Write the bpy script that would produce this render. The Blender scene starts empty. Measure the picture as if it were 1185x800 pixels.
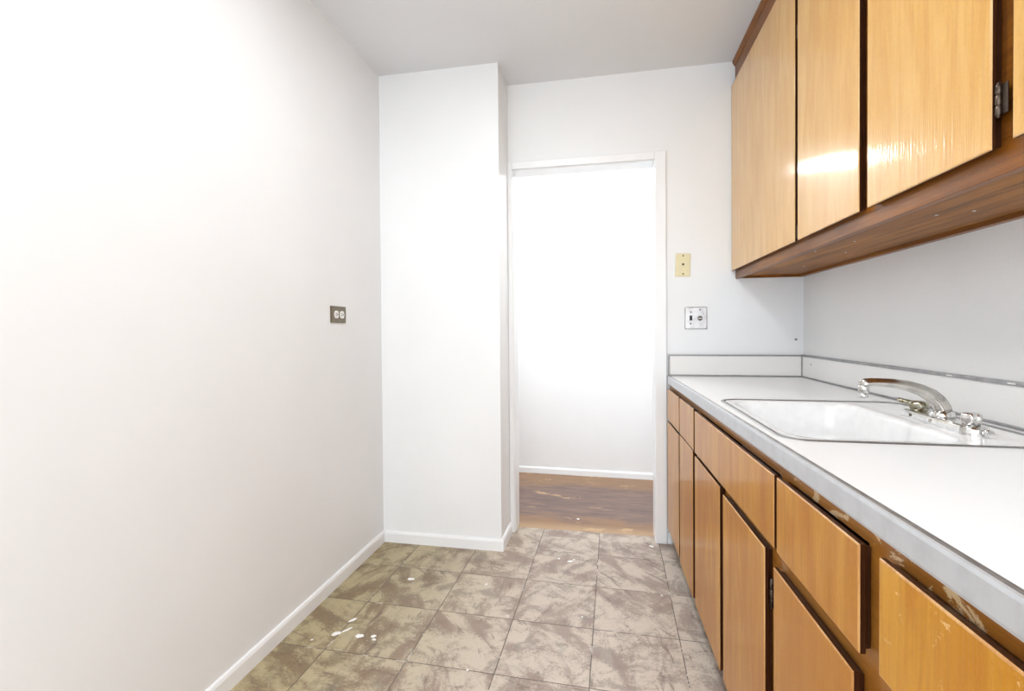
import bpy, bmesh, math, random
from mathutils import Matrix, Vector
random.seed(4)
C = bpy.context.scene.collection
PI = math.pi

# ------------------------------------------------------------------ dimensions (metres)
H = 1.17                                  # eye height
XL, XR, ZC = -1.222, 1.003, 2.576         # left wall, right wall, ceiling
YC, XC, YB = 2.467, -0.5485, 2.714        # boxed column, back wall
YH, TW = 3.856, 0.12                      # hall far wall, wall thickness
YR = -1.6                                 # the room runs on behind the viewer
DX0, DX1, DZ = -0.519, 0.262, 2.086       # doorway
ZK = 0.9165                               # worktop height
XKA, XKB = 0.3922, 0.3265                 # worktop front edge at y=0 and at the back wall
TH = math.atan((XKA - XKB) / YB)
UEND = 2.52                               # length of the cabinet runs
def xk(y): return XKA + (XKB - XKA) * y / YB

# ------------------------------------------------------------------ node helper
class NT:
    def __init__(s, name):
        s.m = bpy.data.materials.new(name); s.m.use_nodes = True
        s.t = s.m.node_tree; s.t.nodes.clear()
        s.out = s.t.nodes.new('ShaderNodeOutputMaterial')
        s.b = s.t.nodes.new('ShaderNodeBsdfPrincipled')
        s.t.links.new(s.b.outputs[0], s.out.inputs[0])
    def n(s, typ, ins=None, out=0, **kw):
        nd = s.t.nodes.new(typ)
        for k, v in kw.items(): setattr(nd, k, v)
        for k, v in (ins or {}).items(): s.set(nd.inputs[k], v)
        return nd.outputs[out]
    def set(s, sock, v):
        if isinstance(v, bpy.types.NodeSocket): s.t.links.new(v, sock)
        else: sock.default_value = v
    def P(s, **kw):
        for k, v in kw.items(): s.set(s.b.inputs[k.replace('_', ' ')], v)
    def math(s, op, a, b=0.0, c=0.0):
        return s.n('ShaderNodeMath', {0: a, 1: b, 2: c}, operation=op)
    def mix(s, f, a, b, mode='MIX'):
        nd = s.t.nodes.new('ShaderNodeMix'); nd.data_type = 'RGBA'; nd.blend_type = mode
        s.set(nd.inputs[0], f); s.set(nd.inputs[6], a); s.set(nd.inputs[7], b)
        return nd.outputs[2]
    def ramp(s, f, stops, interp='LINEAR'):
        nd = s.t.nodes.new('ShaderNodeValToRGB'); nd.color_ramp.interpolation = interp
        e = nd.color_ramp.elements
        while len(e) < len(stops): e.new(0.5)
        for el, (p, c) in zip(e, stops):
            el.position = p
            el.color = c if len(c) == 4 else (*c, 1)
        s.set(nd.inputs[0], f)
        return nd.outputs[0]
    def step(s, f, a, b):
        nd = s.t.nodes.new('ShaderNodeMapRange'); nd.interpolation_type = 'SMOOTHSTEP'
        s.set(nd.inputs[0], f); nd.inputs[1].default_value = a; nd.inputs[2].default_value = b
        return nd.outputs[0]
    def obj(s): return s.n('ShaderNodeTexCoord', out=3)
    def mapped(s, vec, scale=(1, 1, 1), loc=(0, 0, 0), rot=(0, 0, 0)):
        return s.n('ShaderNodeMapping', {0: vec, 1: loc, 2: rot, 3: scale})
    def noise(s, vec, scale, detail=4, rough=0.55, dist=0.0):
        return s.n('ShaderNodeTexNoise', {'Vector': vec, 'Scale': scale, 'Detail': detail, 'Roughness': rough, 'Distortion': dist})
    def bump(s, h, strength, dist=0.01):
        s.P(Normal=s.n('ShaderNodeBump', {'Strength': strength, 'Distance': dist, 'Height': h}))

def srgb(r, g, b):
    f = lambda c: c / 12.92 if c <= 0.04045 else ((c + 0.055) / 1.055) ** 2.4
    return (f(r / 255), f(g / 255), f(b / 255), 1)

# ------------------------------------------------------------------ materials
def paint(name, col, rough=0.5, bump=0.12):
    t = NT(name); v = t.obj()
    big = t.noise(v, 2.2, 3, 0.5); fine = t.noise(v, 90, 3, 0.6)
    c = t.mix(t.step(big, 0.3, 0.75), tuple(x * 0.97 for x in col[:3]) + (1,), col)
    t.P(Base_Color=c, Roughness=rough)
    h = t.math('ADD', t.math('MULTIPLY', t.noise(v, 7, 3), 0.9), t.math('MULTIPLY', fine, 0.12))
    t.bump(h, bump, 0.012)
    return t.m
M = {}
M['wall'] = paint('wall_paint', (0.850, 0.871, 0.890, 1), 0.5, 0.16)
M['wall_hall'] = paint('hall_wall_paint', (0.87, 0.872, 0.872, 1), 0.5, 0.16)
M['ceiling'] = paint('ceiling_paint', (0.775, 0.79, 0.81, 1), 0.7, 0.10)
M['trim'] = paint('trim_gloss_paint', (0.885, 0.905, 0.925, 1), 0.32, 0.14)
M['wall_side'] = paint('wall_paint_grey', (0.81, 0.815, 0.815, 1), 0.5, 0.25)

def wood(name, light, mid, dark, grain_scale=1.0, rough=0.33, coat=0.55, blotch=0.5, chips=None, axis='z', ridge_h=0.00042, streak=.34):
    t = NT(name); v = t.obj()
    rnd = t.n('ShaderNodeObjectInfo', out=5)
    off = t.n('ShaderNodeCombineXYZ', {0: t.math('MULTIPLY', rnd, 37.0), 1: t.math('MULTIPLY', rnd, 11.0), 2: t.math('MULTIPLY', rnd, 5.0)})
    v2 = t.n('ShaderNodeVectorMath', {0: v, 1: off}, operation='ADD')
    sc = (1, 1, 0.045) if axis == 'z' else (0.045, 1, 1)
    g = t.noise(t.mapped(v2, sc), 120 * grain_scale, 6, 0.62, 0.3)
    g2 = t.noise(t.mapped(v2, (1, 1, 0.16) if axis == 'z' else (0.16, 1, 1)), 16 * grain_scale, 5, 0.6, 0.8)
    bl = t.noise(v2, 2.6, 3, 0.5, 0.4)
    c = t.mix(t.step(g2, 0.3, 0.72), mid, light)
    c = t.mix(t.math('MULTIPLY', t.step(g, 0.42, 0.75), streak), c, dark)
    c = t.mix(t.math('MULTIPLY', t.step(bl, 0.42, 0.75), blotch), c, mid)
    r = rough
    if chips:
        # flaked varnish: pale ragged patches
        lo, hi, colr, box = chips
        cn = t.noise(t.mapped(v, (1, 1, 2.2)), 16, 6, 0.68, 0.6)
        mk = t.step(cn, lo, hi)
        if box:
            sep = t.t.nodes.new('ShaderNodeSeparateXYZ'); t.t.links.new(v, sep.inputs[0])
            for ax, a, b, s_ in box:
                mk = t.math('MULTIPLY', mk, t.step(sep.outputs[ax], a, b) if s_ > 0 else t.math('SUBTRACT', 1.0, t.step(sep.outputs[ax], a, b)))
        c = t.mix(t.math('MULTIPLY', mk, 0.78), c, colr)
    spk = t.noise(t.mapped(v2, (1, 1, .35) if axis == 'z' else (.35, 1, 1)), 420, 3, 0.7)
    c = t.mix(t.math('MULTIPLY', t.step(spk, 0.5, 0.75), 0.22), c, light)
    c = t.mix(t.math('MULTIPLY', t.step(spk, 0.5, 0.25), 0.25), c, dark)
    t.P(Base_Color=c, Roughness=r, Coat_Weight=coat, Specular_IOR_Level=0.25, Coat_Roughness=0.085, Coat_IOR=1.5)
    # the varnish follows the grain ridges, so glare spreads across the grain
    ridge = t.noise(t.mapped(v2, (1, 1, 0.03) if axis == 'z' else (0.03, 1, 1)), 260, 2, 0.5)
    wavy = t.noise(v2, 5, 2)
    nb_ = t.n('ShaderNodeBump', {'Strength': 1.0, 'Distance': ridge_h, 'Height': ridge})
    nb2 = t.n('ShaderNodeBump', {'Strength': 1.0, 'Distance': 0.0012, 'Height': wavy, 'Normal': nb_})
    t.P(Normal=nb2, Coat_Normal=nb2)
    return t.m
M['upper'] = wood('honey_varnished_birch', srgb(228, 182, 106), srgb(215, 161, 80), srgb(190, 130, 56), 1.0, 0.30, 0.8, 0.5)
M['lower'] = wood('amber_varnished_birch', srgb(204, 146, 54), srgb(180, 114, 22), srgb(140, 82, 14), 1.0, 0.36, 0.42, 0.7)
M['lower_chip'] = wood('amber_birch_flaking', srgb(208, 150, 44), srgb(188, 122, 16), srgb(154, 92, 12), 1.0, 0.33, 0.55, 0.5,
                       (0.60, 0.63, srgb(236, 196, 140), [(2, 0.70, 0.80, 1)]))
M['rail'] = wood('amber_frame_flaking', srgb(176, 118, 44), srgb(146, 90, 28), srgb(104, 58, 18), 0.8, 0.38, 0.35, 0.5,
                 (0.535, 0.565, srgb(232, 204, 160), [(0, 1.5, 1.7, 1)]), axis='x')
M['frame_l'] = wood('amber_frame', srgb(176, 118, 44), srgb(146, 90, 28), srgb(104, 58, 18), 0.8, 0.38, 0.35, 0.5, axis='x')
M['frame_u'] = wood('brown_frame_varnish', srgb(152, 92, 22), srgb(114, 64, 12), srgb(64, 32, 7), 0.8, 0.36, 0.15, 0.6, axis='x', streak=.5)
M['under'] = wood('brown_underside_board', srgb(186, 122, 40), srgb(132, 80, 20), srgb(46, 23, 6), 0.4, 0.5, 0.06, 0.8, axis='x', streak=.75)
M['edge'] = wood('dark_stained_edge', srgb(66, 34, 16), srgb(50, 24, 11), srgb(28, 12, 6), 0.8, 0.35, 0.4, 0.5)
M['worn'] = wood('worn_pale_edge', srgb(232, 198, 146), srgb(206, 158, 96), srgb(150, 92, 40), 0.9, 0.4, 0.2, 0.5)
M['worn_l'] = wood('worn_edge', srgb(222, 178, 120), srgb(184, 126, 66), srgb(110, 62, 26), 0.9, 0.4, 0.2, 0.6)
M['kick'] = wood('dark_toe_kick', srgb(60, 40, 26), srgb(44, 28, 18), srgb(24, 14, 9), 0.8, 0.5, 0.1, 0.5, axis='x')

def metal(name, col, rough, scratch=0.3, dirty=None, mott=0.72, met=1.0):
    t = NT(name); v = t.obj()
    n1 = t.noise(v, 28, 5, 0.65); n2 = t.noise(t.mapped(v, (0.12, 1, 1)), 160, 3, 0.6)
    c = t.mix(t.step(n1, 0.35, 0.75), col, tuple(x * mott for x in col[:3]) + (1,))
    if dirty: c = t.mix(t.step(n1, 0.5, 0.62), c, dirty)
    t.P(Base_Color=c, Metallic=met, Roughness=t.math('ADD', rough, t.math('MULTIPLY', n2, scratch * 0.4)))
    t.bump(n2, 0.03, 0.004)
    return t.m
M['edgeband'] = metal('worn_aluminium', (0.66, 0.68, 0.71, 1), 0.42, .3, None, 0.9, 0.6)
M['edgelip'] = metal('dull_aluminium', (0.42, 0.42, 0.43, 1), 0.35)
M['rim'] = metal('steel_sink_rim', (0.36, 0.36, 0.36, 1), 0.42, .3, None, .8, .8)
M['chrome'] = metal('worn_chrome', (0.80, 0.80, 0.79, 1), 0.10, 0.25)
M['spout'] = metal('worn_chrome_spout', (0.62, 0.60, 0.56, 1), 0.16, 0.25)
M['tarnish'] = metal('tarnished_handle', (0.46, 0.44, 0.34, 1), 0.22, 0.3, (0.16, 0.13, 0.06, 1))
M['steel'] = metal('stainless_plate', (0.60, 0.60, 0.61, 1), 0.30, 0.4)
M['bronze'] = metal('brown_metal_plate', (0.24, 0.205, 0.155, 1), 0.34, 0.4)
M['hinge'] = metal('old_bronze_hinge', (0.13, 0.10, 0.08, 1), 0.3, 0.4, (0.05, 0.035, 0.03, 1))
def plain(name, col, rough=0.4, coat=0.0, sp=0.0):
    t = NT(name); v = t.obj()
    c = col
    if sp: c = t.mix(t.math('MULTIPLY', t.step(t.noise(v, 160, 4, 0.7), 0.6, 0.75), sp), col, (0.35, 0.34, 0.33, 1))
    else: c = t.mix(t.step(t.noise(v, 30, 3), 0.3, 0.8), col, tuple(x * 0.94 for x in col[:3]) + (1,))
    t.P(Base_Color=c, Roughness=rough, Coat_Weight=coat)
    return t.m
M['laminate'] = plain('white_laminate', (0.935, 0.94, 0.945, 1), 0.30, 0.0, 0.10)
M['splash'] = plain('speckled_laminate', (0.82, 0.815, 0.80, 1), 0.34, 0.0, 0.45)
M['enamel'] = plain('white_enamel', (0.93, 0.93, 0.93, 1), 0.12, 0.3)
M['cream'] = plain('cream_plastic', srgb(226, 217, 178), 0.35)
M['white'] = plain('white_plastic', (0.9, 0.9, 0.88, 1), 0.3)
M['black'] = plain('black_plastic', (0.012, 0.012, 0.012, 1), 0.5)
M['screw'] = plain('dark_screw', (0.10, 0.08, 0.06, 1), 0.4)
M['drip'] = plain('dried_white_paint', (0.93, 0.93, 0.92, 1), 0.5)
M['grey'] = plain('grey_plastic_plug', (0.30, 0.29, 0.27, 1), 0.5)

def tile_floor():
    t = NT('mottled_vinyl_tiles'); v0 = t.obj()
    v = t.mapped(v0, (1, 1, 1), (0, 0, 0), (0, 0, 0.016))
    sep = t.t.nodes.new('ShaderNodeSeparateXYZ'); t.t.links.new(v, sep.inputs[0])
    PX, PY = 0.3205, 0.3140
    u = t.math('DIVIDE', t.math('ADD', sep.outputs[0], 0.054 + 0.030), PX)
    w = t.math('DIVIDE', t.math('SUBTRACT', sep.outputs[1], 1.563), PY)
    iu, iw = t.math('FLOOR', u), t.math('FLOOR', w)
    fu, fw = t.math('FRACT', u), t.math('FRACT', w)
    du = t.math('SUBTRACT', 0.5, t.math('ABSOLUTE', t.math('SUBTRACT', fu, 0.5)))
    dw = t.math('SUBTRACT', 0.5, t.math('ABSOLUTE', t.math('SUBTRACT', fw, 0.5)))
    wob = t.math('MULTIPLY', t.math('SUBTRACT', t.noise(v0, 30, 3), 0.5), 0.004)
    d = t.math('ADD', t.math('MINIMUM', du, dw), wob)
    gid = t.n('ShaderNodeCombineXYZ', {0: iu, 1: iw, 2: 0.0})
    wn = t.t.nodes.new('ShaderNodeTexWhiteNoise'); wn.noise_dimensions = '3D'; t.t.links.new(gid, wn.inputs['Vector'])
    ang = t.math('MULTIPLY', wn.outputs['Value'], 2.4)
    rot = t.t.nodes.new('ShaderNodeVectorRotate'); rot.rotation_type = 'Z_AXIS'
    t.t.links.new(v0, rot.inputs['Vector']); t.t.links.new(ang, rot.inputs['Angle'])
    off = t.n('ShaderNodeVectorMath', {0: wn.outputs['Color'], 1: (13.0, 13.0, 13.0)}, operation='MULTIPLY')
    q = t.n('ShaderNodeVectorMath', {0: rot.outputs[0], 1: off}, operation='ADD')
    leaf = t.noise(t.mapped(q, (1.0, 2.3, 1)), 4.6, 8, 0.62, 0.35)
    leaf2 = t.noise(t.mapped(q, (2.0, 1.0, 1)), 7.0, 8, 0.64, 0.3)
    vein = t.noise(t.mapped(q, (1.0, 3.6, 1)), 7.0, 7, 0.6, 0.5)
    grain = t.noise(v0, 105, 5, 0.85)
    gs = t.math('SUBTRACT', grain, 0.5)
    mk = t.step(t.math('ADD', leaf, t.math('MULTIPLY', gs, 0.5)), 0.44, 0.60)
    mk2 = t.step(t.math('ADD', leaf2, t.math('MULTIPLY', gs, 0.55)), 0.49, 0.63)
    mk3 = t.step(t.math('ADD', vein, t.math('MULTIPLY', gs, 0.2)), 0.58, 0.68)
    # tile colour shifts to olive towards the left wall, greyer beige elsewhere
    s0 = t.t.nodes.new('ShaderNodeSeparateXYZ'); t.t.links.new(v0, s0.inputs[0])
    olive = t.math('MULTIPLY', t.math('SUBTRACT', 1.0, t.step(s0.outputs[0], -1.15, -0.25)), 0.9)
    base = t.mix(olive, srgb(204, 192, 178), srgb(178, 164, 124))
    markA = t.mix(olive, srgb(146, 125, 115), srgb(110, 86, 56))
    markB = t.mix(olive, srgb(144, 130, 120), srgb(120, 108, 76))
    c = t.mix(t.math('MULTIPLY', mk2, 0.75), base, markB)
    c = t.mix(t.math('MULTIPLY', mk, 0.78), c, markA)
    c = t.mix(t.math('MULTIPLY', mk3, 0.65), c, srgb(112, 94, 82))
    c = t.mix(t.math('MULTIPLY', t.step(t.noise(v0, 14, 3), 0.55, 0.75), 0.28), c, srgb(132, 138, 118))
    c = t.mix(t.math('MULTIPLY', t.step(grain, 0.5, 0.8), 0.28), c, srgb(232, 224, 206))
    c = t.mix(t.math('MULTIPLY', t.step(grain, 0.5, 0.2), 0.35), c, srgb(110, 92, 78))
    gl = t.math('SUBTRACT', 1.0, t.step(d, 0.0030, 0.0085))
    gcol = t.mix(t.step(t.noise(v0, 9, 4, 0.7), 0.56, 0.62), srgb(98, 88, 78), srgb(205, 200, 190))
    c = t.mix(gl, c, gcol)
    t.P(Base_Color=c, Roughness=0.42)
    t.bump(t.math('SUBTRACT', t.math('MULTIPLY', leaf, 0.4), gl), 0.12, 0.004)
    return t.m
M['tiles'] = tile_floor()

def hall_wood():
    t = NT('worn_hall_boards'); v = t.obj()
    s0 = t.t.nodes.new('ShaderNodeSeparateXYZ'); t.t.links.new(v, s0.inputs[0])
    st = t.noise(t.mapped(v, (0.16, 1, 1)), 26, 6, 0.65, 0.7)
    bl = t.noise(t.mapped(v, (0.55, 1, 1)), 5.5, 6, 0.66, 0.5)
    fine = t.noise(t.mapped(v, (0.08, 1, 1)), 140, 4, 0.7)
    c = t.mix(t.step(st, 0.35, 0.65), srgb(138, 114, 102), srgb(112, 94, 90))
    # the walked-on middle has greyed; the strips along the far wall and at the doorway keep their tan varnish
    yv = t.math('ADD', s0.outputs[1], t.math('MULTIPLY', t.math('SUBTRACT', bl, 0.5), 0.5))
    mid = t.math('MULTIPLY', t.step(yv, 2.86, 3.05), t.math('SUBTRACT', 1.0, t.step(yv, 3.45, 3.72)))
    c = t.mix(t.math('MULTIPLY', t.math('SUBTRACT', 1.0, mid), 0.7), c, srgb(160, 124, 88))
    c = t.mix(t.math('MULTIPLY', t.step(bl, 0.60, 0.66), 0.75), c, srgb(206, 172, 130))
    c = t.mix(t.math('MULTIPLY', t.step(fine, 0.5, 0.75), 0.4), c, srgb(88, 68, 60))
    near = t.math('SUBTRACT', 1.0, t.step(s0.outputs[1], 2.80, 2.90))
    c = t.mix(t.math('MULTIPLY', near, 0.55), c, srgb(198, 168, 132))
    t.P(Base_Color=c, Roughness=0.55)
    t.bump(st, 0.1, 0.004)
    return t.m
M['hallwood'] = hall_wood()

# ------------------------------------------------------------------ mesh helpers
def nb(): return bmesh.new()
def box(bm, x0, x1, y0, y1, z0, z1, bev=0.0, seg=2, mi=0):
    vs = [bm.verts.new((x, y, z)) for x in (x0, x1) for y in (y0, y1) for z in (z0, z1)]
    idx = [(0, 1, 3, 2), (4, 6, 7, 5), (0, 4, 5, 1), (2, 3, 7, 6), (0, 2, 6, 4), (1, 5, 7, 3)]
    fs = [bm.faces.new([vs[i] for i in f]) for f in idx]
    for f in fs: f.material_index = mi
    if bev:
        es = list({e for f in fs for e in f.edges})
        bmesh.ops.bevel(bm, geom=es, offset=bev, segments=seg, affect='EDGES', profile=0.5)
    return vs
def prism(bm, pts, z0, z1, mi=0):          # polygon in xy, extruded in z
    a = [bm.verts.new((x, y, z0)) for x, y in pts]; b = [bm.verts.new((x, y, z1)) for x, y in pts]
    n = len(pts)
    fs = [bm.faces.new(a[::-1]), bm.faces.new(b)]
    fs += [bm.faces.new((a[i], a[(i + 1) % n], b[(i + 1) % n], b[i])) for i in range(n)]
    for f in fs: f.material_index = mi
def loft(bm, rings, cap0=True, cap1=True, mats=None, smooth=False):
    R = [[bm.verts.new(p) for p in r] for r in rings]; n = len(R[0])
    for k in range(len(R) - 1):
        for i in range(n):
            f = bm.faces.new((R[k][i], R[k][(i + 1) % n], R[k + 1][(i + 1) % n], R[k + 1][i]))
            f.smooth = smooth
            if mats: f.material_index = mats[k]
    if cap0:
        f = bm.faces.new(R[0][::-1])
        if mats: f.material_index = mats[0]
    if cap1: bm.faces.new(R[-1])
    return R
def lathe(bm, prof, n=28, org=(0, 0, 0), axis='z', smooth=True):
    rings = []
    for r, h in prof:
        ring = []
        for i in range(n):
            a = 2 * PI * i / n; p = (r * math.cos(a), r * math.sin(a), h)
            if axis == 'y': p = (p[0], h, p[1])
            if axis == 'x': p = (h, p[0], p[1])
            ring.append((org[0] + p[0], org[1] + p[1], org[2] + p[2]))
        rings.append(ring)
    loft(bm, rings, smooth=smooth)
def rrect(x0, x1, y0, y1, r, n=8):
    pts = []
    for cx, cy, a0 in ((x1 - r, y1 - r, 0), (x0 + r, y1 - r, PI / 2), (x0 + r, y0 + r, PI), (x1 - r, y0 + r, 1.5 * PI)):
        for i in range(n + 1):
            a = a0 + PI / 2 * i / n
            pts.append((cx + r * math.cos(a), cy + r * math.sin(a)))
    return pts
def tag(o, label=None, cat=None, group=None, kind=None):
    if label: o['label'] = label
    if cat: o['category'] = cat
    if group: o['group'] = group
    if kind: o['kind'] = kind
    return o
def obj(name, bm, mats, parent=None, world=False):
    """link a bmesh as one mesh object; world=True: the bmesh is in room coordinates, else in the parent's frame"""
    bmesh.ops.recalc_face_normals(bm, faces=bm.faces[:])
    if world and parent is not None:
        bm.transform(pm(parent).inverted())
    me = bpy.data.meshes.new(name); bm.to_mesh(me); bm.free()
    for m in (mats if isinstance(mats, (list, tuple)) else [mats]): me.materials.append(M[m])
    o = bpy.data.objects.new(name, me); C.objects.link(o); o.parent = parent
    return o
def pm(o):
    m = Matrix.Translation(o.location) @ o.rotation_euler.to_matrix().to_4x4()
    return (pm(o.parent) @ m) if o.parent else m
def thing(name, label, cat, loc=(0, 0, 0), rotz=0.0, group=None):
    o = bpy.data.objects.new(name, None); o.empty_display_size = 0.05; C.objects.link(o)
    o.location = loc; o.rotation_euler = (0, 0, rotz)
    return tag(o, label, cat, group)
def struct(name, bm, m):
    o = obj(name, bm, m); o['kind'] = 'structure'; return o

# ------------------------------------------------------------------ the setting
b = nb(); box(b, XL - .12, XR + .12, YR, 2.785, -.06, 0); floor = struct('floor', b, 'tiles')
b = nb(); box(b, -2.2, 1.6, 2.785, 4.0, -.06, 0); struct('floor_hall', b, 'hallwood')
b = nb(); box(b, XL - .12, XR + .12, YR, YB + TW, ZC, ZC + .08); struct('ceiling', b, 'ceiling')
b = nb(); box(b, -2.2, 1.6, YB + TW, 4.0, ZC, ZC + .08); struct('ceiling_hall', b, 'ceiling')
b = nb(); box(b, XL - .12, XL, YR, YB, 0, ZC); struct('wall_left', b, 'wall')
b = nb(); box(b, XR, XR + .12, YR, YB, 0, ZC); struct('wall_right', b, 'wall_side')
b = nb()                                                     # back wall with the doorway cut in it
box(b, -2.2, DX0 - .014, YB, YB + TW, 0, ZC); box(b, DX1 + .014, 1.6, YB, YB + TW, 0, ZC)
box(b, DX0 - .014, DX1 + .014, YB, YB + TW, DZ + .014, ZC)
struct('wall_back', b, 'wall')
b = nb(); box(b, XL, XC, YC, YB, 0, ZC, 0); struct('wall_column', b, 'wall')
yh = lambda x: YH - 0.031 * x
b = nb(); prism(b, [(-2.2, yh(-2.2)), (1.6, yh(1.6)), (1.6, 4.05), (-2.2, 4.05)], 0, ZC); struct('wall_hall', b, 'wall_hall')
b = nb(); box(b, -2.3, -2.2, YB, 4.05, 0, ZC); struct('wall_hall_left', b, 'wall_hall')
b = nb(); box(b, 1.6, 1.7, YB, 4.05, 0, ZC); struct('wall_hall_right', b, 'wall_hall')

def base_profile(h=.062, t=.013):
    return [(0, 0), (t, 0), (t, h - .012), (t - .004, h - .003), (t - .008, h), (0, h)]
def run(bm, path, h=.062, t=.013):
    """sweep a skirting profile along a plan polyline; the board stands to the right of the direction of travel"""
    rings = []
    for i, p in enumerate(path):
        p = Vector(p)
        d0 = (p - Vector(path[i - 1])).normalized() if i else None
        d1 = (Vector(path[i + 1]) - p).normalized() if i < len(path) - 1 else None
        n0 = Vector((d0.y, -d0.x)) if d0 else None; n1 = Vector((d1.y, -d1.x)) if d1 else None
        if n0 and n1:
            m = (n0 + n1); m = m / (m.dot(n0))
        else: m = n0 or n1
        rings.append([(p.x + m.x * a, p.y + m.y * a, z) for a, z in base_profile(h, t)])
    loft(bm, rings)
b = nb(); run(b, [(XL, YR), (XL, YC)]); struct('baseboard_left', b, 'trim')
b = nb(); run(b, [(XL + .013, YC), (XC, YC), (XC, YB - .018)]); struct('baseboard_column', b, 'trim')
b = nb(); run(b, [(-2.19, yh(-2.19)), (1.59, yh(1.59))], .050); struct('baseboard_hall', b, 'trim')
# doorway: jamb lining and casing
b = nb()
box(b, DX0 - .014, DX0, YB - .002, YB + TW + .002, 0, DZ + .014); box(b, DX1, DX1 + .014, YB - .002, YB + TW + .002, 0, DZ + .014)
box(b, DX0, DX1, YB - .002, YB + TW + .002, DZ, DZ + .014)
struct('trim_1', b, 'trim')
b = nb()
box(b, XC, DX0 - .004, YB - .018, YB - .002, 0, DZ + .045, .003)
box(b, DX1 + .002, DX1 + .060, YB - .018, YB - .002, 0, DZ + .045, .003)
box(b, DX0 - .004, DX1 + .002, YB - .018, YB - .002, DZ + .004, DZ + .045, .003)
struct('trim_2', b, 'trim')
b = nb(); box(b, DX1 + .061, .352, YB - .013, YB, 0, .062, .003); struct('baseboard_back', b, 'trim')
b = nb(); box(b, DX1 + .064, DX1 + .070, YB - .006, YB, .062, ZK, .001); struct('trim_3', b, 'trim')

# dried paint spots on the floor
def spot(x, y, rx, ry, rot=0.0, z=0.0):
    bm = nb(); n = 18; ring = []
    ph = [random.uniform(0, 6.28) for _ in range(3)]
    for i in range(n):
        a = 2 * PI * i / n
        k = 1 + .16 * math.sin(2 * a + ph[0]) + .10 * math.sin(3 * a + ph[1]) + .06 * math.sin(5 * a + ph[2])
        px, py = rx * k * math.cos(a), ry * k * math.sin(a)
        ring.append((px * math.cos(rot) - py * math.sin(rot), px * math.sin(rot) + py * math.cos(rot)))
    loft(bm, [[(x + p[0] * s, y + p[1] * s, z + h) for p in ring] for s, h in ((1, .0002), (.97, .0012), (.8, .0022), (.3, .0026))], smooth=True)
    obj('paint_spot', bm, 'drip', floor)
for a in [(-.907, 2.105, .015, .013), (-.934, 1.674, .014, .013), (-.880, 1.682, .010, .008), (-.868, 1.664, .007, .006),
          (-1.012, 1.762, .006, .020, -.5), (-1.030, 1.671, .012, .016, -.6), (-1.0, 1.70, .005, .02, -.6), (-.182, 2.411, .016, .008, .5), (-.165, 2.43, .007, .005),
          (-.241, 2.428, .007, .006), (.236, 2.657, .012, .010), (-.473, 1.571, .004, .004), (-.546, 2.123, .006, .006), (-.10, 1.95, .004, .004), (.235, 2.17, .006, .005),
          (-.40, 1.90, .004, .004), (-1.10, 1.62, .004, .004)]:
    spot(*a)
spot(-.174, 2.962, .009, .008)

# ------------------------------------------------------------------ cabinet fronts
def slab(name, parent, u0, u1, z0, z1, vf, mats, t=.020, lip=.011):
    """a lipped door or drawer front: face (0), worn arris (1), dark stained edge (2)"""
    bm = nb()
    def ring(ins, v): return [(u0 + ins, v, z0 + ins), (u1 - ins, v, z0 + ins), (u1 - ins, v, z1 - ins), (u0 + ins, v, z1 - ins)]
    rings = [ring(.0030, vf), ring(.0012, vf + .0006), ring(.0, vf + .0022), ring(.0, vf + lip - .002), ring(.0015, vf + lip), ring(.005, vf + lip + .0005), ring(.006, vf + t - .0005)]
    loft(bm, rings, mats=[0, 1, 2, 2, 2, 2, 2])
    f0 = [f for f in bm.faces if len(f.verts) == 4 and all(abs(v.co.y - vf) < 1e-6 for v in f.verts)]
    for f in f0: f.material_index = 0
    bm.verts.ensure_lookup_table()
    for f in bm.faces:
        ys = [v.co.y for v in f.verts]
        if max(ys) - min(ys) > .0005 and max(ys) < vf + .0007: f.material_index = 1
    for f in bm.faces:
        ys = [v.co.y for v in f.verts]
        if min(ys) > vf + t - .001: f.material_index = 2
    return obj(name, bm, mats, parent)
def hinge(parent, u, z0, z1, v, wide=.010):
    bm = nb()
    n = 3; hgt = (z1 - z0) / n
    for k in range(n):
        lathe(bm, [(.0038, z0 + k * hgt + .0006), (.0048, z0 + k * hgt + .002), (.0048, z0 + (k + 1) * hgt - .002), (.0038, z0 + (k + 1) * hgt - .0006)], 14, (u, v, 0))
    lathe(bm, [(.002, z0 - .003), (.0034, z0 - .001), (.0034, z1 + .001), (.002, z1 + .003)], 12, (u, v, 0))
    box(bm, u, u + wide + .006, v + .002, v + .0042, z0 + .002, z1 - .002, .0006)
    return obj('hinge', bm, 'hinge', parent)

# ---- lower run
base = thing('base_cabinet', 'long lower run of amber wood cabinets with drawers over doors, under the white worktop', 'cabinet', (XKB, YB, 0), -(PI / 2 - TH))
VF, VB = -.006, .0145                # front of the doors, front of the face frame
cols = [(.058, .387), (.411, .716), (.745, 1.579), (1.596, 1.922), (1.972, 2.46)]
doors = [(.038, .381), (.411, .702), (.745, 1.117), (1.159, 1.521), (1.578, 1.905), (1.972, 2.46)]
ZD0, ZD1, ZR0, ZR1 = .692, .852, .088, .667
b = nb()
box(b, .004, UEND, VB, VB + .02, .846, .873)          # top rail
obj('top_rail', b, 'rail', base)
b = nb()
box(b, .004, UEND, VB, VB + .02, .620, .712); box(b, .004, UEND, VB, VB + .02, .075, .118)
sx = [.004, .05, .37, .425, .69, .765, 1.105, 1.172, 1.505, 1.612, 1.895, 1.988, 2.44, UEND]
for k in range(0, len(sx), 2):
    box(b, sx[k], sx[k + 1], VB, VB + .02, .118, .620)
dx = [.004, .07, .375, .425, .70, .76, 1.565, 1.61, 1.91, 1.985, 2.445, UEND]
for k in range(0, len(dx), 2): box(b, dx[k], dx[k + 1], VB, VB + .02, .712, .846)
obj('face_frame', b, 'frame_l', base)
b = nb()
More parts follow.
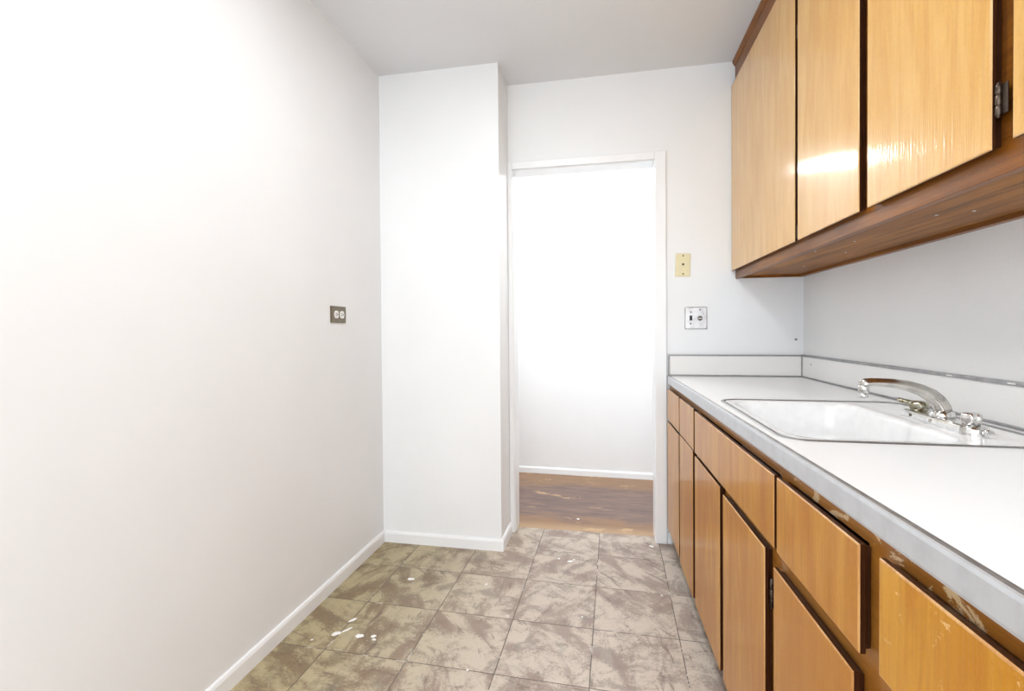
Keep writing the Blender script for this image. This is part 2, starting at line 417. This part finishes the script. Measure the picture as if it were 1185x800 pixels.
box(b, .004, .02, VB + .0202, .56, .0, .872); box(b, UEND - .018, UEND, VB + .0202, .56, .0, .872); box(b, .02, UEND - .018, VB + .0202, .56, .080, .096)
obj('carcass', b, 'kick', base)
b = nb(); box(b, .02, UEND - .018, .070, .086, 0, .0798); obj('toe_kick', b, 'kick', base)
for i, (u0, u1) in enumerate(cols):
    slab('sink_panel' if i == 2 else 'drawer', base, u0, u1, ZD0 - (.006 if i == 2 else .008 if i == 3 else .004), ZD1 - (.004 if i in (2, 3) else 0), VF, ['lower_chip' if i == 4 else 'lower', 'worn_l', 'edge'])
for i, (u0, u1) in enumerate(doors):
    d = slab('door', base, u0, u1, ZR0 + (.014 if i == 0 else 0), (.675, .682, .672, .662, .645, .645)[i], VF, ['lower', 'worn_l', 'edge'])
    if i == 3: hinge(d, u1 + .0035, .525, .590, VB - .005); hinge(d, u1 + .0035, .15, .215, VB - .005)
    if i == 5: hinge(d, u1 + .0035, .525, .590, VB - .005); hinge(d, u1 + .0035, .15, .215, VB - .005)

# ---- upper run
UX = .653
wall_cab = thing('wall_cabinet', 'honey wood wall cabinet run hung high on the right wall up to the ceiling', 'cabinet', (UX, YB, 1.43), -PI / 2)
zo = 1.43
VU = .0205
WD = XR - UX                                         # depth from door face to wall
b = nb()                                             # face frame (local z from the run's underside)
box(b, .003, UEND, VU, VU + .02, 0.003, .062, .0015)        # bottom rail
box(b, .003, UEND, VU, VU + .02, .990, 1.145)         # top rail
for a, c in ((.003, .02), (.855, .905), (1.285, 1.36), (1.725, 1.80), (2.18, 2.27), (UEND - .03, UEND)): box(b, a, c, VU, VU + .02, .062, .990)
obj('face_frame', b, 'frame_u', wall_cab)
b = nb(); loft(b, [[(u, VU - p, z) for p, z in ((0, 1.118), (.004, 1.120), (.012, 1.134), (.014, 1.1455), (0, 1.1455))] for u in (.003, UEND)]); obj('crown_moulding', b, 'frame_u', wall_cab)
b = nb(); box(b, .021, UEND - .019, VU + .0202, WD - .024, .016, .030); obj('bottom_panel', b, 'under', wall_cab)
b = nb(); box(b, .021, UEND - .019, WD - .0238, WD - .001, .004, .034, .002); obj('wall_cleat', b, 'frame_u', wall_cab)
b = nb(); box(b, .003, .0208, VU + .0202, WD - .001, .004, 1.145); obj('end_panel', b, 'frame_u', wall_cab)
b = nb(); box(b, UEND - .0188, UEND, VU + .0202, WD - .001, .004, 1.145); obj('end_panel', b, 'frame_u', wall_cab)
ud = [(.005, .867), (.893, 1.301), (1.342, 1.741), (1.785, 2.192), (2.234, UEND)]
for i, (u0, u1) in enumerate(ud):
    d = slab('door', wall_cab, u0, u1, .0445 + (.003 if i == 3 else 0), 1.012, 0, ['upper', 'worn', 'edge'], .0200, .009)
    if i in (0, 2):
        for z0 in ((.105, .160), (.80, .855)):
            if i == 2: hinge(d, u1 + .0058, z0[0] - .006, z0[1] - .006, .0075)
            else: hinge(d, u1 + .0054, z0[0] - .05, z0[1] - .06, .0095)
# screws on the underside
def screw(u, v, r=.0035, z=.016, m='screw', parent=wall_cab):
    bm = nb(); lathe(bm, [(r * .6, z + .001), (r, z - .0003), (r * .8, z - .0018), (r * .2, z - .0024)], 14, (u, v, 0)); return obj('screw', bm, m, parent)
for x, y in ((.78, 1.71), (.80, 1.36), (.86, 1.33), (.86, 1.95), (.87, 2.35), (.74, 1.90)):
    screw(YB - y, x - UX, .004, .016, 'steel')

# ------------------------------------------------------------------ worktop, sink, splashbacks
YE = YB - UEND * math.cos(TH)
SY0, SY1, SX0, SX1 = 1.172, 1.832, .392, .964         # sink cut-out (outer edge of the rim)
top = thing('countertop', 'white laminate worktop with aluminium front edge on the lower cabinets', 'countertop', (.66, 1.5, ZK - .042))
b = nb()
YT = YB - .0135; XT = .9895
outer = [(xk(YE) + .005, YE), (XT, YE), (XT, YT), (xk(YT) + .005, YT)]
inner = rrect(SX0 + .006, SX1 - .006, SY0 + .006, SY1 - .006, .056)
def ringloop(bm, pts, z):
    vs = [bm.verts.new((x, y, z)) for x, y in pts]
    return vs, [bm.edges.new((vs[i], vs[(i + 1) % len(vs)])) for i in range(len(vs))]
vo, eo = ringloop(b, outer, ZK); vi, ei = ringloop(b, inner, ZK)
bmesh.ops.triangle_fill(b, use_beauty=True, use_dissolve=False, edges=eo + ei)
ret = bmesh.ops.extrude_face_region(b, geom=b.faces[:])
bmesh.ops.translate(b, vec=(0, 0, -.042), verts=[g for g in ret['geom'] if isinstance(g, bmesh.types.BMVert)])
obj('worktop', b, 'laminate', top, True)
# aluminium edge: a ribbed face with a rounded lip turned over the top
b = nb()
prof = [(.0045, -.0415), (0, -.0405), (-.0012, -.036), (-.0012, -.010), (-.0012, -.005), (.0004, .0004), (.004, .0012), (.0045, .0009)]
cs, sn = math.cos(TH), math.sin(TH)
rings = []
for y in (YE, YT):
    rings.append([(xk(y) + p * cs, y + p * sn, ZK + z) for p, z in prof])
loft(b, rings); obj('metal_edge', b, 'edgeband', top, True)
b = nb()
prof = [(.0048, .0000), (.0048, .0012), (.0075, .0022), (.0115, .0020), (.0125, .0005), (.0125, .0)]
loft(b, [[(xk(y) + p * cs, y + p * sn, ZK + z) for p, z in prof] for y in (YE, YT)]); obj('metal_lip', b, 'edgelip', top, True)

sink = thing('kitchen_sink', 'white enamel sink with rounded steel rim set into the worktop', 'sink', ((SX0 + SX1) / 2, (SY0 + SY1) / 2, ZK))
b = nb()                                               # steel rim, a rounded rectangular frame
r4 = []
for ins, z in ((0, .0002), (.002, .0022), (.006, .0030), (.011, .0026), (.0145, .0006), (.0145, -.004)):
    r4.append([(x, y, ZK + z) for x, y in rrect(SX0 + ins, SX1 - ins, SY0 + ins, SY1 - ins, .062 - ins)])
loft(b, r4, False, False, smooth=True); obj('steel_rim', b, 'rim', sink, True)
b = nb()
bx0, bx1, by0, by1 = SX0 + .030, .800, SY0 + .034, SY1 - .034
rr = []
for ins, z in ((.0146, .0002),): rr.append([(x, y, ZK + z) for x, y in rrect(SX0 + ins, SX1 - ins, SY0 + ins, SY1 - ins, .052)])
for ins, z in ((0, .0006), (.004, -.0005), (.009, -.005), (.012, -.014), (.018, -.10), (.024, -.145), (.040, -.166), (.070, -.176), (.13, -.180)):
    rr.append([(x, y, ZK + z) for x, y in rrect(bx0 + ins, bx1 - ins, by0 + ins, by1 - ins, .075 - min(ins, .04) * .3)])
loft(b, rr, False, True, smooth=True)
obj('basin', b, 'enamel', sink, True)
b = nb(); cx, cy = (bx0 + bx1) / 2, (by0 + by1) / 2
lathe(b, [(.012, ZK - .178), (.036, ZK - .176), (.044, ZK - .1775), (.044, ZK - .181)], 28, (cx, cy, 0)); obj('drain', b, 'chrome', sink, True)

# splashbacks
ZS = 1.030
bs = thing('backsplash', 'low white laminate splashback with metal trim on the end wall beside the doorway', 'backsplash', (.66, YB, ZK))
b = nb(); box(b, .340, .9895, YB - .011, YB - .0002, ZK + .001, ZS - .006); obj('panel', b, 'splash', bs, True)
b = nb(); box(b, .332, .9895, YB - .015, YB - .0002, ZS - .006, ZS + .002, .0012); box(b, .331, .3398, YB - .015, YB - .0002, ZK - .006, ZS - .006, .0012); obj('metal_cap', b, 'rim', bs, True)
b = nb(); box(b, .340, .9875, YB - .0155, YB - .0112, ZK + .001, ZK + .008, .0015); obj('cove_strip', b, 'rim', bs, True)
rs = thing('backsplash', 'long low white laminate splashback with metal cap on the right wall behind the tap', 'backsplash', (XR, 1.4, ZK))
b = nb(); box(b, XR - .012, XR - .0002, YE, YB - .0112, ZK + .001, ZS - .007); obj('panel', b, 'splash', rs, True)
b = nb(); box(b, XR - .0165, XR - .0002, YE, YB - .0155, ZS - .0068, ZS + .0035, .0015); obj('metal_cap', b, 'edgelip', rs, True)
b = nb(); box(b, XR - .0165, XR - .0122, YE, YB - .016, ZK + .001, ZK + .008, .0015); obj('cove_strip', b, 'edgelip', rs, True)
b = nb(); box(b, XR - .0175, XR - .0122, YB - .0175, YB - .0115, ZK + .0082, ZS - .007, .001); obj('corner_strip', b, 'edgelip', rs, True)
for y in (1.62, 1.28, 1.40):
    b = nb(); box(b, XR - .0175, XR - .0166, y - .012, y + .012, ZS - .003, ZS - .0002, .0004); obj('cap_slot', b, 'white', rs, True)
b = nb(); lathe(b, [(.001, -.0135), (.004, -.0133), (.005, -.0122)], 14, (XR, YB - .12, .99), 'x'); obj('screw', b, 'grey', rs, True)

# ------------------------------------------------------------------ tap
FX, FY = .852, YB - 1.290
tap = thing('faucet', 'worn chrome two-handle faucet with long arched spout on the sink ledge', 'faucet', (FX, FY, ZK + .0008), math.radians(-2.5))
# local x points away from the basin, local y towards the far end wall
b = nb(); L, W = .134, .029
rings = []
for ins, z in ((0, 0), (0, .005), (.001, .014), (.004, .0185), (.009, .021)):
    pts = [(-W + ins, -L + .02 + ins * .3), (-W + ins, L - ins), (W - ins, L - ins), (W - ins, -L + .02 + ins * .3)]
    arc = [((W - ins) * math.cos(a), -L + .02 + (W * .95 - ins) * math.sin(a)) for a in [(-k * PI / 10) for k in range(1, 10)]]
    rings.append([(x, y, z) for x, y in pts + arc])
loft(b, rings); obj('deck_plate', b, 'chrome', tap)
def lower(bm): bm.transform(Matrix.Translation((0, 0, -.007)))
b = nb(); lathe(b, [(.027, .027), (.027, .034), (.0245, .037), (.0245, .040)], 28); lower(b); obj('spout_collar', b, 'chrome', tap)
b = nb()                                               # spout: swept oval section with a raised spine
P = [(0, .040, .0205, .0180), (-.002, .050, .0200, .0178), (-.010, .066, .0190, .0170), (-.026, .082, .0185, .0160), (-.048, .095, .0170, .0140), (-.078, .1055, .0155, .0125), (-.110, .111, .0140, .0115), (-.145, .113, .0130, .0105), (-.160, .1128, .0132, .0108), (-.173, .1110, .0128, .0114), (-.183, .1045, .0115, .0115)]
rings = []
for i, (x, z, rw, rt) in enumerate(P):
    a, c = P[max(i - 1, 0)], P[min(i + 1, len(P) - 1)]
    t = Vector((c[0] - a[0], 0, c[1] - a[1])).normalized(); up = Vector((-t.z, 0, t.x)) * -1
    if up.z < 0 and i > 2: up = -up
    if i <= 2 and up.x < 0: up = -up
    ring = []
    for k in range(20):
        th = 2 * PI * k / 20
        s = math.sin(th); cc = math.cos(th)
        rr_ = rt * (1 + (.16 if s > .9 else 0))
        ring.append((x + up.x * rr_ * s, rw * cc * (1 if s < .3 else .92), z + up.z * rr_ * s))
    rings.append(ring)
loft(b, rings, smooth=True); lower(b); obj('spout', b, 'spout', tap)
b = nb(); lathe(b, [(.0108, .106), (.0126, .102), (.0126, .090), (.0115, .0885), (.0115, .086)], 24, (-.178, 0, 0)); lathe(b, [(.0102, .0855), (.0102, .073), (.0085, .0715)], 24, (-.178, 0, 0)); lower(b); obj('aerator', b, 'chrome', tap)
def lobed(bm, cx_, cy_, prof, lobes=6, amp=.12, n=48):
    rings = []
    for r, z, k in prof:
        rings.append([(cx_ + r * (1 + amp * k * math.cos(lobes * 2 * PI * i / n)) * math.cos(2 * PI * i / n), cy_ + r * (1 + amp * k * math.cos(lobes * 2 * PI * i / n)) * math.sin(2 * PI * i / n), z) for i in range(n)])
    loft(bm, rings, smooth=True)
b = nb(); lobed(b, 0, -.108, [(.016, .0275, 0), (.017, .031, 0), (.0185, .033, .6), (.0195, .044, 1), (.0185, .053, .8), (.014, .0565, .3), (.005, .0572, 0)])
lower(b); h1 = obj('handle', b, 'chrome', tap)
b = nb(); lobed(b, 0, .102, [(.019, .0275, 0), (.0195, .031, 0), (.021, .033, .4), (.022, .042, .8), (.020, .050, .5), (.012, .054, .1), (.004, .055, 0)], 4, .10)
rings = []
for k, (d_, rw, rt, z) in enumerate(((.012, .011, .009, .043), (.026, .0105, .008, .044), (.046, .0095, .007, .046), (.064, .0085, .0065, .048), (.070, .005, .004, .049))):
    rings.append([(-.25 * d_ + rw * math.cos(2 * PI * i / 16), .102 + d_, z + rt * math.sin(2 * PI * i / 16)) for i in range(16)])
loft(b, rings, smooth=True)
lower(b); h2 = obj('handle', b, 'tarnish', tap); h2['label'] = 'tarnished far handle with lever end'
for y in (.086, -.002):
    b = nb(); lathe(b, [(.0045, -W + .0004), (.0045, -W - .0012), (.002, -W - .002)], 14, (0, y, .010), 'x'); obj('index_button', b, 'screw' if y > .05 else 'spout', tap)
b = nb(); lathe(b, [(.008, -.010), (.009, -.006), (.009, .004), (.006, .008)], 16, (.006, -.151, .0095), 'y'); obj('end_nut', b, 'chrome', tap)

# ------------------------------------------------------------------ plates on the walls
# cream jack plate
pl = thing('cable_outlet', 'cream single wall plate with small central hole beside the doorway', 'wall plate', (.409, YB, 1.514))
b = nb(); loft(b, [[(x, y_, z) for x, z in rrect(-.0385 + i, .0385 - i, -.062 + i, .062 - i, .003)] for i, y_ in ((0, -.0002), (0, -.004), (.0025, -.0065))]); b.transform(Matrix.Rotation(math.radians(1.5), 4, 'Y')); obj('plate', b, 'cream', pl)
b = nb(); lathe(b, [(.0055, -.0066), (.0055, -.0074), (.004, -.0078)], 20, (.001, 0, .004), 'y'); obj('jack_hole', b, 'black', pl)
b = nb(); lathe(b, [(.004, -.0066), (.004, -.0076), (.002, -.0082)], 16, (.003, 0, -.006), 'y'); obj('jack_pin', b, 'cream', pl)
for z in (.050, -.048):
    b = nb(); lathe(b, [(.0042, -.0066), (.0042, -.0074), (.002, -.0080)], 16, (.001, 0, z), 'y'); obj('screw', b, 'screw', pl)
# steel two-gang plate
sp = thing('switch_plate', 'square steel wall plate with a toggle switch and keyed switch above the worktop', 'switch plate', (.4745, YB, 1.2275))
b = nb(); loft(b, [[(x, y_, z) for x, z in rrect(-.057 + i, .057 - i, -.0595 + i, .0595 - i, .004)] for i, y_ in ((0, -.0002), (0, -.0045), (.004, -.0075))]); obj('plate', b, 'steel', sp)
b = nb(); box(b, -.0325, -.0185, -.0084, -.0074, -.0125, .0145, .0003); obj('switch_slot', b, 'black', sp)
b = nb(); box(b, -.0300, -.0210, -.0092, -.0076, .0147, .0195, .0003); obj('toggle', b, 'white', sp)
b = nb(); box(b, -.0300, -.0210, -.0092, -.0076, -.0180, -.0127, .0003); obj('toggle_stop', b, 'white', sp)
b = nb(); lathe(b, [(.013, -.0074), (.013, -.0086), (.0115, -.0092)], 24, (.021, 0, -.001), 'y'); kk = obj('key_switch', b, 'screw', sp)
b = nb(); box(b, .0115, .0305, -.0105, -.0093, -.0035, .0015, .0004); o = obj('key_bar', b, 'steel', kk)
for x, z in ((-.0255, .033), (-.0275, -.030), (.021, .045), (.038, .023), (.021, -.042)):
    b = nb(); r = .0042 if x < 0 or z > .04 else .0025; lathe(b, [(r, -.0074), (r, -.0084), (r * .5, -.009)], 14, (x, 0, z), 'y'); obj('screw', b, 'screw' if z > -.04 else 'steel', sp)
# duplex outlet on the left wall, mounted sideways
out = thing('outlet', 'brown metal outlet plate with two white sockets side by side on the left wall', 'outlet', (XL, YB - .687 + .0, 1.2485), PI / 2)
# local x runs along +y (away), local y points into the wall
out.location.y = 2.027
b = nb(); loft(b, [[(x, y_, z) for x, z in rrect(-.0625 + i, .0625 - i, -.0385 + i, .0385 - i, .003)] for i, y_ in ((0, .0), (0, -.0045), (.004, -.007))]); 
obj('plate', b, 'bronze', out)
for s in (-1, 1):
    b = nb(); n = 24; pts = []
    for i in range(n):
        a = 2 * PI * i / n; pts.append((s * .0235 + .0185 * math.cos(a), max(-.017, min(.017, .0205 * math.sin(a)))))
    loft(b, [[(x, y_, z) for x, z in pts] for y_ in (-.0071, -.0092)]); rc = obj('socket', b, 'white', out)
    b = nb()
    box(b, s * .0235 - .010, s * .0235 + .002, -.0098, -.0093, .0035, .0062); box(b, s * .0235 - .010, s * .0235 + .002, -.0098, -.0093, -.0062, -.0035)
    lathe(b, [(.0035, -.0093), (.0035, -.0099)], 14, (s * .0235 + .0085, 0, 0), 'y')
    obj('slot', b, 'black', rc)
b = nb(); lathe(b, [(.0032, -.0071), (.0032, -.0082), (.0015, -.0088)], 14, (0, 0, 0), 'y'); obj('screw', b, 'screw', out)
# plug left in the end wall
wp = thing('wall_plug', 'tiny grey screw plug in the end wall above the splashback corner', 'wall plug', (.966, YB, 1.111))
b = nb(); lathe(b, [(.006, .0), (.006, -.002), (.004, -.004), (.001, -.0045)], 16, (0, 0, 0), 'y'); lathe(b, [(.002, -.004), (.002, -.008), (.0008, -.009)], 10, (.002, 0, .003), 'y'); obj('plug', b, 'grey', wp)

# ------------------------------------------------------------------ light
def area(name, loc, size, power, rot=(0, 0, 0), shape='DISK', col=(1, 1, 1), sy=None):
    l = bpy.data.lights.new(name, 'AREA'); l.shape = shape; l.size = size; l.energy = power; l.color = col
    if sy: l.size_y = sy
    o = bpy.data.objects.new(name, l); o.location = loc; o.rotation_euler = rot; C.objects.link(o); return o
def point(name, loc, r, power, col=(1, 1, 1)):
    l = bpy.data.lights.new(name, 'POINT'); l.shadow_soft_size = r; l.energy = power; l.color = col
    o = bpy.data.objects.new(name, l); o.location = loc; C.objects.link(o); return o
area('ceiling_lamp_and_fill', (-.32, 1.25, ZC - .05), .34, 10.5, col=(.955, .98, 1))
area('ceiling_lamp_and_fill', (-.15, -.7, ZC - .05), .5, 7, col=(.955, .98, 1))  # fill added behind the viewer to even out the kitchen light
point('hall_lamp_and_fill', (-.15, 3.25, 2.30), .09, 15, (.98, .992, 1))
point('hall_lamp_and_fill', (-1.75, 3.3, 1.3), .15, 12, (.98, .992, 1))  # added side fill, out of view, brightens the lower hall evenly
point('hall_lamp_and_fill', (1.2, 3.3, 1.3), .15, 9, (.98, .992, 1))  # matching fill added on the other side for the lower hall
area('hall_tube', (-.09, 3.62, 2.285), .46, 3.3, rot=(math.radians(-58), 0, 0), shape='RECTANGLE', col=(.97, .99, 1), sy=.06)
w = bpy.data.worlds.new('daylight'); bpy.context.scene.world = w; w.use_nodes = True
w.node_tree.nodes['Background'].inputs[0].default_value = (.95, .975, 1, 1)
w.node_tree.nodes['Background'].inputs[1].default_value = 3.3

# ------------------------------------------------------------------ camera
cam = bpy.data.cameras.new('camera'); co = bpy.data.objects.new('camera', cam); C.objects.link(co)
F, PSI, HY, PIT, ROL = 553.62, .1937, 389.06, .0122, -.0075
cam.sensor_width = 36; cam.sensor_fit = 'HORIZONTAL'; cam.lens = F / 1185 * 36
cam.shift_y = -(400 - HY) / 1185
cam.clip_start = .01
co.matrix_world = Matrix.Translation((0, 0, H)) @ Matrix.Rotation(PSI, 4, 'Z') @ Matrix.Rotation(PI / 2 - PIT, 4, 'X') @ Matrix.Rotation(ROL, 4, 'Z')
sc = bpy.context.scene; sc.camera = co
sc.view_settings.view_transform = 'Standard'; sc.view_settings.look = 'None'
sc.view_settings.exposure = 0.26; sc.view_settings.gamma = 1.0
